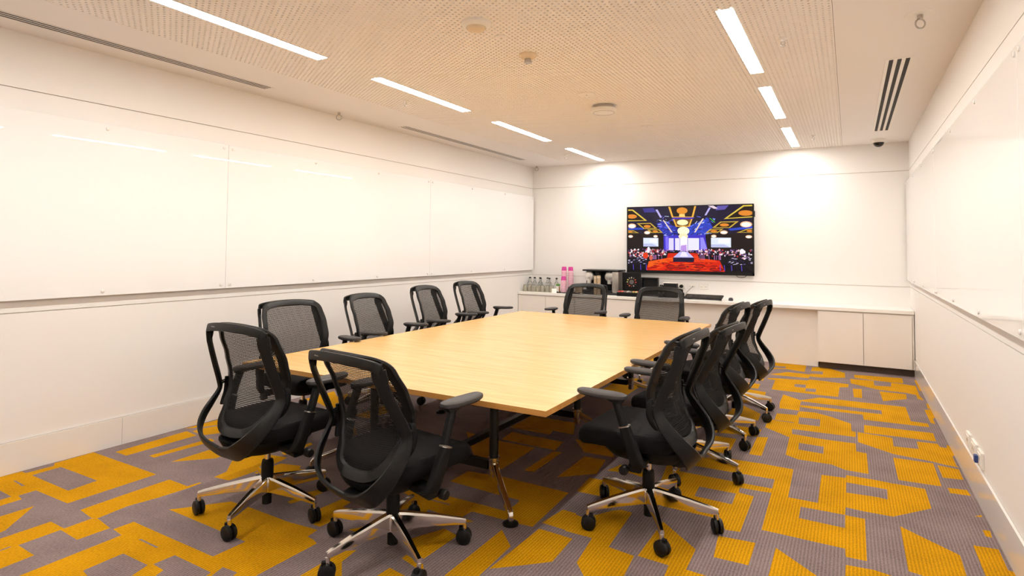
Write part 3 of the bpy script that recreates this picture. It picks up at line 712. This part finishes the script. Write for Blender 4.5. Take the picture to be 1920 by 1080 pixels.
def pan_me():
    m = MB(); R = []
    for a, z in ((.20, .318), (.55, .322), (.78, .338), (.90, .365), (.97, .395), (.97, .402)):
        R.append([(.195*a*math.copysign(abs(math.cos(t))**.7, math.cos(t)), .0-.012*(1-a)+.238*a*math.copysign(abs(math.sin(t))**.7, math.sin(t)), z) for t in [2*PI*k/28 for k in range(28)]])
    return m.rings(R).mesh('seat_mechanism')
def arm_me(s):
    m = MB()
    m.band([(s*.12, -.02, .368), (s*.22, -.025, .358), (s*.292, -.035, .352)], [(0, 1, 0)]*3, [(0, 0, 1)]*3, [.045, .04, .034], [.018]*3)
    p = smoothpath([(s*.255, -.055, .352), (s*.290, -.054, .368), (s*.308, -.040, .42), (s*.317, -.020, .485), (s*.324, .002, .552)], 3); k = len(p)
    m.band(p, [(0, .95, -.3)]*k, [(1, 0, 0)]*k, [.034-.010*i/k for i in range(k)], [.024-.004*i/k for i in range(k)], 14)
    return m.mesh('armrest')
def armpost_me(s):
    p = smoothpath([(s*.323, -.004, .535), (s*.324, .022, .61), (s*.320, .045, .674)], 3); k = len(p)
    m = MB().band(p, [(0, .96, -.28)]*k, [(1, 0, 0)]*k, [.019]*k, [.015]*k, 12)
    m.band([(s*.320, .042, .668), (s*.312, .060, .681)], [(0, 1, 0)]*2, [(1, 0, 0)]*2, [.028, .055], [.02, .03], 12)
    return m.mesh('arm_post')
def armring_me(s):
    m = MB(); m.band([(s*.3238, .0010, .549), (s*.3243, .0030, .554)], [(0, .95, -.3)]*2, [(1, 0, 0)]*2, [.0265]*2, [.0225]*2, 16)
    return m.mesh('arm_ring')
def armpad_me(s):
    m = MB(); R = []
    def ring(sc_, z):
        r = []
        for k in range(32):
            t = 2*PI*k/32; c, q = math.cos(t), math.sin(t)
            y = .128*math.copysign(abs(q)**.75, q); x = .050*math.copysign(abs(c)**.75, c)*(1-.16*max(0, y/.135))
            r.append((s*.308+x*(1-(1-sc_)), .125+y*(1-(1-sc_)*.5), z+.006*max(0, y/.135)**2))
        return r
    for a, z in ((.70, .6805), (.90, .681), (.99, .686), (1.0, .693), (.96, .700), (.80, .7045), (.4, .706)): R.append(ring(a, z))
    return m.rings(R).mesh('arm_pad')
def knob_me(s):
    m = MB(); m.lathe([(0, 0), (.019, 0), (.022, .006), (.022, .034), (.018, .040), (0, .040)], n=18); me = m.mesh('adjuster_knob')
    me.transform(Matrix.Translation((s*.285, .012, .342)) @ Matrix.Rotation(s*PI/2, 4, 'Y')); return me
def lumbar_me(s):
    p = smoothpath([(s*.246, -.106, .675), (s*.252, -.098, .65), (s*.253, -.096, .60), (s*.247, -.112, .555), (s*.236, -.128, .530)], 4); k = len(p)
    return MB().band(p, [(0, 1, 0)]*k, [(s, 0, 0)]*k, [.007+.008*math.sin(PI*i/(k-1))**.5 for i in range(k)], [.008]*k, 12).mesh('lumbar_adjuster')
def link_me(s):
    m = MB(); m.tube([(s*.252, -.140, .635), (s*.254, -.118, .645), (s*.252, -.098, .64)], [.008, .006, .008], 10)
    m.band([(s*.246, -.128, .655), (s*.243, -.105, .663)], [(0, .9, .3)]*2, [(0, -.3, .9)]*2, [.014, .008], [.004, .003])
    return m.mesh('lumbar_link')
def emblem_me():
    m = MB(); x = -.150
    for i, wd in enumerate((.006, .004, .007, .004, .006, .004)):
        m.box(x, x+wd, -.2815, -.262, .954, .954+(.0035 if i in (0, 2) else .0022)); x += wd+.0025
    return m.mesh('maker_emblem')
CM = dict(leg=leg_me(), stem=stem_me(), wheel=wheel_me(), hood=hood_me(), frame=frame_me(), panel=meshpanel_me(), support=support_me(), seat=seat_me(), pan=pan_me(), emblem=emblem_me(),
  hub=MB().lathe([(.024, .035), (.024, .095), (.036, .100), (.038, .160), (.030, .178), (0, .179)], n=24).mesh('hub'),
  sleeve=MB().lathe([(.031, .172), (.031, .245), (.027, .262), (0, .262)], n=24).mesh('column_sleeve'), rod=MB().lathe([(.0145, .255), (.0145, .335)], n=20).mesh('gas_rod'))
for s_, k_ in ((-1, 'l'), (1, 'r')):
    for nm, fn in (('arm', arm_me), ('post', armpost_me), ('ring', armring_me), ('pad', armpad_me), ('knob', knob_me), ('lumbar', lumbar_me), ('link', link_me)): CM[nm+k_] = fn(s_)
for k_, me_ in CM.items():
    me_.polygons.foreach_set('use_smooth', [True]*len(me_.polygons)); me_.set_sharp_from_angle(angle=math.radians(38 if k_ != 'leg' else 20))
    me_.materials.append({'leg': M_CHR, 'stem': M_CHR, 'wheel': M_BLK, 'hood': M_BLKD, 'frame': M_BLK, 'panel': M_MESH, 'support': M_BLK, 'seat': M_FAB, 'pan': M_BLKD, 'emblem': M_STEEL, 'hub': M_CHR, 'sleeve': M_BLKD, 'rod': M_CHR}.get(k_) or
        {'arm': M_BLKD, 'post': M_BLK, 'ring': M_STEEL, 'pad': M_PAD, 'knob': M_BLK, 'lumbar': M_BLKD, 'link': M_BLK}[k_[:-1]])
CM['hub'].materials.append(M_BLKD)
for p in CM['hub'].polygons:
    if p.center.z < .097: p.material_index = 1
CR = random.Random(11)
def chair(x, y, rz, base, dz, tilt, arm, label):
    """rz: heading of the seat in degrees (0 looks along +Y), base: heading of one star leg, dz: seat height setting"""
    t = tag(empty('office_chair', (x, y, 0), math.radians(rz)), label, 'chair', 'mesh back office chairs around the table')
    def P(key, nm, par=t, z=0):
        o = link(nm, CM[key], par); o.location = (0, 0, z); return o
    P('hub', 'base_hub'); P('sleeve', 'column_sleeve'); r = P('rod', 'gas_rod', z=0)
    for k in range(5):
        a = math.radians(base-rz+72*k)
        l = P('leg', 'leg'); l.rotation_euler = (0, 0, a)
        c = P('hood', 'caster'); cr = CR.uniform(0, 2*PI); c.location = (.332*math.cos(a)+.012*math.cos(cr), .332*math.sin(a)+.012*math.sin(cr), 0); c.rotation_euler = (0, 0, cr)
        for s in (-1, 1): wl = P('wheel', 'wheel', c); wl.location = (-.010, s*.0130, .0365)
        st = P('stem', 'stem', c); st.location = (-.012, 0, 0)
    P('pan', 'seat_mechanism', z=dz); P('seat', 'seat', z=dz)
    tr = math.radians(tilt); RX = Matrix.Rotation(tr, 4, 'X'); piv = Vector((0, -.05, .38)); off = piv-RX @ piv
    su = P('support', 'back_support'); P('emblem', 'maker_emblem', su)
    fr = P('frame', 'back_frame'); P('panel', 'back_mesh', fr)
    for o in (su, fr): o.rotation_euler = (tr, 0, 0); o.location = (0, off.y, off.z+dz)
    for k in 'lr':
        P('lumbar'+k, 'lumbar_adjuster', fr); P('link'+k, 'lumbar_link', su)
        am = P('arm'+k, 'armrest', z=dz); P('post'+k, 'arm_post', am, arm); P('ring'+k, 'arm_ring', am); P('pad'+k, 'arm_pad', am, arm); P('knob'+k, 'adjuster_knob', am)
    return t
CHAIRS = [   # x, y, heading, star heading, seat height, recline, arm height, label
 (1.738, 2.095, -1.5, 5, .008, -4, 0, 'leftmost of the two black mesh chairs with backs turned at the near table end'),
 (2.594, 2.112, -7, 42, -.013, 5, .028, 'black mesh chair nearest the viewer, back turned, right arm over the table edge'),
 (3.523, 3.000, 87.5, 9, .012, -1, -.011, 'nearest black mesh chair on the right side, whole star base in view'),
 (3.522, 3.848, 84, 54, -.018, 4, .019, 'second black mesh chair from the viewer on the right side'),
 (3.520, 4.592, 86, 35, .020, -3, 0, 'third black mesh chair from the viewer on the right side'),
 (3.555, 5.386, 84, 38, -.005, 0, 0, 'farthest black mesh chair on the right side, beside the carpet walkway'),
 (.920, 3.025, -101, 20, 0, 0, 0, 'nearest black mesh chair along the left wall, behind the two turned chairs'),
 (.912, 3.895, -84, 50, 0, 0, 0, 'second black mesh chair from the viewer along the left wall'),
 (.865, 4.795, -81, 10, .018, -2, -.015, 'third black mesh chair from the viewer along the left wall'),
 (.795, 5.630, -85, 33, .022, -2, -.02, 'farthest black mesh chair along the left wall'),
 (1.730, 6.270, 178, 15, 0, 0, 0, 'left black mesh chair at the far table end, before the coffee machine'),
 (2.650, 6.170, 184, 40, 0, 0, 0, 'right black mesh chair at the far table end, under the television'),
]
for c in CHAIRS: chair(*c)

# ------------------------------------------------------------------ things on the worktop
ZT = .732
M_GLS = mat('clear_glass', (238, 240, 236), .03, trans=1.0)
M_TUM = mat('dimpled_glass', (206, 200, 180), .25, trans=.55, bump=(120, .8))
M_PINK = mat('pink_paper_cup', (208, 66, 152), .5)
M_PINK2 = mat('pink_white_cup_rim', (236, 196, 206), .55)
M_BEIGE = mat('kraft_paper', (205, 182, 150), .7, noise=(90, .15))
M_HEAD = mat('bright_silver_head', (232, 230, 226), .22, metal=.55)
M_SILV = mat('silver_panel', (170, 165, 158), .35, metal=.7)
def on_top(name, x, y, label, cat, group=None, rz=0): return tag(empty(name, (x, y, ZT), rz), label, cat, group)
bottle_me = MB().lathe([(.030, 0), (.036, .006), (.037, .10), (.030, .128), (.015, .150), (.013, .178), (.015, .181), (.015, .188), (0, .188)], n=20).mesh('glass_body')
stop_me = MB().lathe([(.016, .189), (.018, .193), (.018, .203), (.010, .210), (0, .210)], n=14).mesh('stopper')
clip_me = MB().tube(smoothpath([(-.019, 0, .150), (-.024, .004, .175), (-.016, .010, .205), (.016, .010, .205), (.024, .004, .175), (.019, 0, .150)], 4), .0018, 6).mesh('wire_clip')
BOT = [(.045, 8.20), (.128, 8.20), (.214, 8.22), (.278, 8.11), (.352, 8.21), (.425, 8.12), (.508, 8.20)]
BN = ['first', 'second', 'third', 'fourth', 'fifth', 'sixth', 'last']
for k, (x, y) in enumerate(BOT):
    t = on_top('swing_top_bottle', x, y, f'{BN[k]} clear swing top bottle from the left wall on the worktop', 'bottle', 'clear bottles behind the tumblers', .3*k)
    finish('glass_body', bottle_me, M_GLS, t); finish('stopper', stop_me, M_BLK, t); finish('wire_clip', clip_me, M_STEEL, t)
tum_me = MB().lathe([(.038, 0), (.040, .004), (.036, .05), (.030, .094), (.027, .098), (0, .098)], n=18).mesh('bowl')
base_me = MB().lathe([(.024, .098), (.026, .101), (.022, .104), (0, .104)], n=14).mesh('base_ring')
TN = ['first', 'second', 'third', 'fourth', 'fifth', 'sixth', 'seventh']
for k in range(7):
    t = on_top('glass_tumbler', .075+.076*k, 7.985+.012*(k % 2), f'{TN[k]} upturned dimpled tumbler from the left wall, before the bottles', 'glass', 'upturned tumblers in a row')
    finish('bowl', tum_me, M_TUM, t); finish('base_ring', base_me, M_GLS, t)
t = on_top('folded_card', .565, 7.955, 'small white tent card beside the black cup tray', 'card', rz=.5); t.location.y = 7.925; t.location.x = .60
m = MB().add([(-.035, -.03, 0), (.035, -.03, 0), (.035, 0, .062), (-.035, 0, .062), (-.035, .03, 0), (.035, .03, 0), (-.035, -.028, 0), (.035, -.028, 0), (.035, 0, .060), (-.035, 0, .060), (-.035, .028, 0), (.035, .028, 0)], [(0, 1, 2, 3), (3, 2, 5, 4), (6, 9, 8, 7), (9, 10, 11, 8), (0, 3, 9, 6), (3, 4, 10, 9), (1, 7, 8, 2), (2, 8, 11, 5), (0, 6, 7, 1), (4, 5, 11, 10)])
m.build('card_leaf', M_WPL, t, 0)
t = on_top('sweetener_carton', .603, 8.055, 'white carton with green top beside the pink cups', 'carton')
box('body', -.022, .022, -.022, .022, 0, .095, M_WPL, t); box('orange_side', .0221, .0226, -.02, .02, .004, .085, mat('orange_print', (232, 170, 96), .6), t)
for a in ((-.026, -.002), (.002, .026)): rbox('green_packet', a[0], a[1], -.016, .016, .095, .126, .003, mat('green_print', (96, 160, 60), .5), t, 1)
t = on_top('cup_tray', .79, 8.06, 'black tray under the stacks of pink cups', 'tray')
rbox('tray_base', -.185, .185, -.13, .13, 0, .006, .002, M_BLK, t, 1)
for a in ((-.185, -.177, -.13, .13), (.177, .185, -.13, .13), (-.185, .185, -.13, -.122), (-.185, .185, .122, .13)): box('tray_rim', *a, .006, .014, M_BLK, t)
cup_me = MB().lathe([(.041, 0), (.044, .002), (.0445, .006), (.0425, .009), (.0412, .0165), (.0405, .0168)], n=20, cap=False).mesh('rolled_rim')
cupb_me = MB().lathe([(.0403, .0165), (.033, .074), (.031, .076), (.0, .074)], n=20, cap=False).mesh('cup_wall')
ORD = 'second third fourth fifth sixth seventh eighth ninth tenth eleventh twelfth thirteenth fourteenth fifteenth sixteenth'.split()
def cups(x, y, n, which):
    for k in range(n):
        top = k == n-1
        t = tag(empty('paper_cup', (x, y, ZT+.007+.0202*k)), f'topmost pink paper cup of the {which} upturned stack' if top else f'{ORD[n-2-k]} pink paper cup from the top of the {which} stack', 'cup', f'cups of the {which} stack')
        finish('rolled_rim', cup_me, M_PINK2, t); finish('cup_wall', cupb_me, M_PINK, t)
cups(.668, 8.13, 16, 'left rear'); cups(.772, 8.14, 16, 'right rear'); cups(.712, 8.015, 9, 'short front')
t = on_top('sachet_pot', .850, 7.955, 'pink pot of black and white sachets in front of the cups', 'pot')
MB().lathe([(.032, 0), (.040, .085), (.044, .088), (.044, .094), (.040, .094), (.037, .088), (.030, .006), (0, .006)], n=20).build('pot_wall', M_PINK, t)
for k in range(6):
    a = k*1.05; o = rbox('sachet', -.012, .012, -.003, .003, -.022, .022, .001, M_BLK if k % 2 else M_WPL, t, 1); o.location = (.018*math.cos(a), .018*math.sin(a), .098); o.rotation_euler = (.4*math.sin(a), .5*math.cos(a), a)
t = on_top('tea_box', .945, 8.07, 'small tan box of tea bags left of the coffee machine', 'box')
rbox('box_body', -.055, .055, -.03, .03, 0, .10, .002, M_BEIGE, t, 1)
for k in range(7): box('tea_bag', -.05+.0145*k, -.039+.0145*k, -.025, .025, .10, .135, mat('amber_tea_bag', (226, 176, 104), .7) if k % 3 else M_BEIGE, t)

t = on_top('coffee_machine', 1.31, 8.17, 'black twin head capsule coffee machine with chrome heads', 'coffee machine')
rbox('back_body', -.285, .155, -.03, .15, .03, .335, .006, M_BLKD, t)
rbox('top_plate', -.292, .262, -.165, .152, .335, .358, .006, M_PBLK, t)
rbox('drip_base', -.285, .258, -.165, .15, 0, .03, .004, M_PBLK, t)
rbox('water_tank', .160, .258, -.150, .15, .03, .335, .008, M_SILV, t)
rbox('centre_pillar', -.105, -.03, -.12, -.03, .03, .335, .004, M_BLKD, t, 1)
head_me = MB().lathe([(.0, 0), (.070, 0), (.074, .006), (.074, .04), (.062, .055), (.03, .062), (0, .062)], n=26).mesh('brew_head'); head_me.transform(Matrix.Rotation(PI/2, 4, 'X'))
for x in (-.22, .095):
    h = finish('brew_head', head_me, M_HEAD, t); h.location = (x, -.03, .255)
    sp = MB().lathe([(.034, -.02), (.034, .03), (.026, .036), (0, .036)], n=18).build('spout', M_HEAD, h); sp.location = (0, -.035, -.082)
    lv = rbox('lever', -.012, .012, -.09, -.06, .0, .012, .003, M_STEEL, h, 1); lv.location = (0, -.07, -.02)
    rbox('handle_bar', -.05, .05, -.07, -.055, .055, .068, .004, M_STEEL, h, 1)
    rbox('drip_tray', x-.07, x+.07, -.160, -.035, .03, .06, .004, M_BLK, t, 1)
for k, (x, y, hh, lb) in enumerate([(1.247, 7.955, .27, 'left'), (1.300, 7.95, .275, 'right')]):
    t = on_top('cup_sleeve', x, y, f'{lb} tall kraft paper sleeve of cups before the coffee machine', 'cup sleeve', 'kraft sleeves of cups')
    MB().lathe([(.020, 0), (.023, .005), (.026, hh-.008), (.027, hh-.004), (.025, hh), (0, hh)], n=18).build('sleeve_wall', M_BEIGE, t)
    MB().lathe([(.0245, hh-.03), (.0275, hh-.028), (.0275, hh-.024), (.0245, hh-.022)], n=18, cap=False).build('rim_band', M_WPL, t)

t = on_top('capsule_box', 1.712, 8.05, 'open black capsule box with a ring of coloured capsules on its lid', 'box')
rbox('base_box', -.135, .165, -.13, .11, 0, .055, .004, M_BLKD, t, 1)
lid = rbox('lid', -.135, .14, .112, .126, .03, .325, .003, M_BLKD, t, 1)
CAPC = [(196, 60, 50), (206, 90, 70), (120, 110, 100), (190, 184, 170), (150, 140, 130), (186, 176, 90), (196, 206, 130), (150, 60, 44), (210, 120, 96), (120, 60, 50), (176, 168, 160), (90, 70, 60)]
MB().lathe([(.034, 0), (.034, .003), (0, .003)], n=22).build('centre_disc', mat('grey_print', (110, 104, 102), .6), lid).matrix_local = Matrix.Translation((0, -.0072, .012)) @ Matrix.Rotation(PI/2, 4, 'X')
dot = MB().lathe([(.011, 0), (.011, .004), (0, .005)], n=10).mesh('printed_capsule'); dot.transform(Matrix.Rotation(PI/2, 4, 'X'))
for k in range(12):
    a = 2*PI*k/12; d_ = dot.copy(); o = finish('printed_capsule', d_, mat(f'capsule_{k}', CAPC[k], .4), lid); o.location = (.062*math.cos(a), -.0072, .012+.062*math.sin(a)); o.scale = (1.2, 1, .75); o.rotation_euler = (0, -a, 0)
cap_me = MB().lathe([(.018, 0), (.018, .004), (.012, .016), (.008, .019), (0, .019)], n=12).mesh('capsule')
for k in range(14):
    o = finish('capsule', cap_me.copy(), mat(f'capsule_{k % 12}', CAPC[k % 12], .3), t); o.location = (-.112+.041*(k % 7), -.085+.05*(k//7), .055)
t = on_top('green_capsule_dish', 1.90, 7.985, 'small green dish on the corner of the capsule box', 'dish')
MB().lathe([(.014, 0), (.028, .012), (.034, .030), (.031, .030), (.024, .014), (0, .008)], n=18).build('bowl', mat('green_glaze', (20, 140, 104), .25), t)
MB().lathe([(.014, .012), (.016, .026), (.006, .036), (0, .036)], n=12).build('white_pod', M_WPL, t)
t = on_top('black_display_tray', 1.975, 8.19, 'black framed tray leaning upright on the wall beside the capsule box', 'tray')
b_ = rbox('back_panel', -.122, .122, .02, .028, 0, .262, .002, M_BLKD, t, 1)
for a in ((-.122, -.106, 0, .262), (.106, .122, 0, .262), (-.106, .106, 0, .018), (-.106, .106, .246, .262)): rbox('raised_rim', a[0], a[1], -.02, .02, a[2], a[3], .002, M_PBLK, t, 1)
t = on_top('radio_speaker', 2.285, 8.13, 'small black speaker box with white top beside the wall sockets', 'speaker')
rbox('cabinet_box', -.088, .088, -.05, .05, 0, .195, .004, M_BLKD, t, 1); rbox('white_lid', -.09, .09, -.052, .052, .195, .208, .003, M_WPL, t, 1)
rbox('front_grille', -.070, .070, -.054, -.050, .02, .18, .002, M_BLK, t, 1)
t = on_top('desk_handset', 2.165, 8.10, 'dark handset block left of the small speaker', 'handset')
rbox('handset_base', -.03, .03, -.05, .05, 0, .05, .004, M_BLK, t, 1); h_ = rbox('handset', -.024, .024, -.03, .02, .045, .17, .008, M_BLK, t); h_.rotation_euler = (-.2, 0, 0)
t = on_top('keyboard', 2.74, 8.035, 'slim black keyboard tilted on its feet on the worktop', 'keyboard', rz=-.02)
t.rotation_euler = (.24, 0, -.02); t.location.z += .025
rbox('keyboard_tray', -.245, .245, -.075, .085, 0, .016, .004, M_BLK, t, 1)
for a in (-.2, .2): rbox('foot', a-.02, a+.02, .05, .075, -.036, .002, .002, M_BLK, t, 1)
key_me = rbox_mesh('key', .026, .021, .006, .0015, 1)
M_KEY = mat('charcoal_key', (58, 54, 50), .5)
for r_ in range(5):
    for k in range(16):
        o = finish('key', key_me, M_KEY, t); o.location = (-.225+.030*k, -.056+.030*r_, .0185)
t = on_top('computer_mouse', 3.075, 8.10, 'small dark computer mouse right of the keyboard', 'mouse')
MB().rings([[(.031*a*math.cos(q), .052*a*math.sin(q), z) for q in [2*PI*k/20 for k in range(20)]] for a, z in ((.9, 0), (1, .008), (.94, .022), (.7, .034), (.3, .038))]).build('mouse_shell', mat('dark_blue_black', (34, 34, 46), .35), t)
o = MB().lathe([(.006, -.003), (.006, .003)], n=12).build('scroll_wheel', M_STEEL, t); o.rotation_euler = (0, PI/2, 0); o.location = (0, .022, .034)

# ------------------------------------------------------------------ wall sockets
def socket(x, label, plug):
    t = tag(empty('wall_socket', (x, D, .885)), label, 'socket', 'sockets on the screen wall')
    rbox('face_plate', -.062, .062, -.009, 0, -.038, .038, .003, M_WPL, t, 1)
    for k in (-1, 1):
        rbox('rocker_switch', k*.035-.008, k*.035+.008, -.012, -.008, .010, .026, .001, M_WPL, t, 1)
        for q in (-.007, .007): box('pin_hole', k*.03+q-.0018, k*.03+q+.0018, -.0094, -.0088, -.012, -.002, M_SLOT, t)
    if plug:
        pl = tag(empty('power_plug', (x+.012, D-.009, .878)), 'black power plug with cable in the left wall socket' if plug == 1 else 'thin grey cable plug in the middle wall socket', 'plug')
        if plug == 1:
            o = MB().lathe([(.024, 0), (.024, .024), (.018, .032), (0, .034)], n=18).build('plug_body', M_BLK, pl); o.rotation_euler = (PI/2, 0, 0)
            MB().tube(smoothpath([(-.005, -.03, 0), (-.035, -.05, -.02), (-.07, -.06, -.07), (-.085, -.08, -.135), (-.11, -.10, -.142)]), .0045, 8).build('cable', M_BLK, pl)
        else:
            o = MB().lathe([(.006, 0), (.006, .018), (0, .02)], n=12).build('plug_body', M_BLK, pl); o.rotation_euler = (PI/2, 0, 0)
            MB().tube(smoothpath([(0, -.018, 0), (-.04, -.03, -.04), (-.10, -.05, -.11), (-.15, -.07, -.137), (-.20, -.08, -.139)]), .003, 8).build('cable', mat('grey_cable', (84, 78, 72), .5), pl)
socket(2.365, 'leftmost wall socket under the television, holding the black plug', 1)
socket(2.520, 'middle wall socket under the television with a thin cable', 2)
socket(2.678, 'rightmost wall socket under the television, nothing plugged in', 0)
for k, (y, hw, lb) in enumerate([(4.47, .055, 'farthest outlet plate low on the right wall'), (4.285, .075, 'middle outlet plate low on the right wall'), (4.105, .055, 'nearest outlet plate low on the right wall with blue port')]):
    t = tag(empty('outlet_plate', (W, y, .262)), lb, 'outlet', 'outlet plates low on the right wall')
    rbox('plate', -.014, 0, -hw, hw, -.045, .045, .003, M_WPL, t, 1)
    rbox('insert', -.017, -.013, -hw*.7, hw*.7, -.03, .03, .001, M_WPL, t, 1)
    for q in (-.4, .1): box('socket_hole', -.0174, -.0168, hw*q, hw*q+.006, -.004, .012, M_SLOT, t)
    if k == 2: rbox('blue_port', -.034, -.016, hw*.1, hw*.75, -.028, .012, .003, mat('blue_port', (36, 66, 128), .4), t, 1)
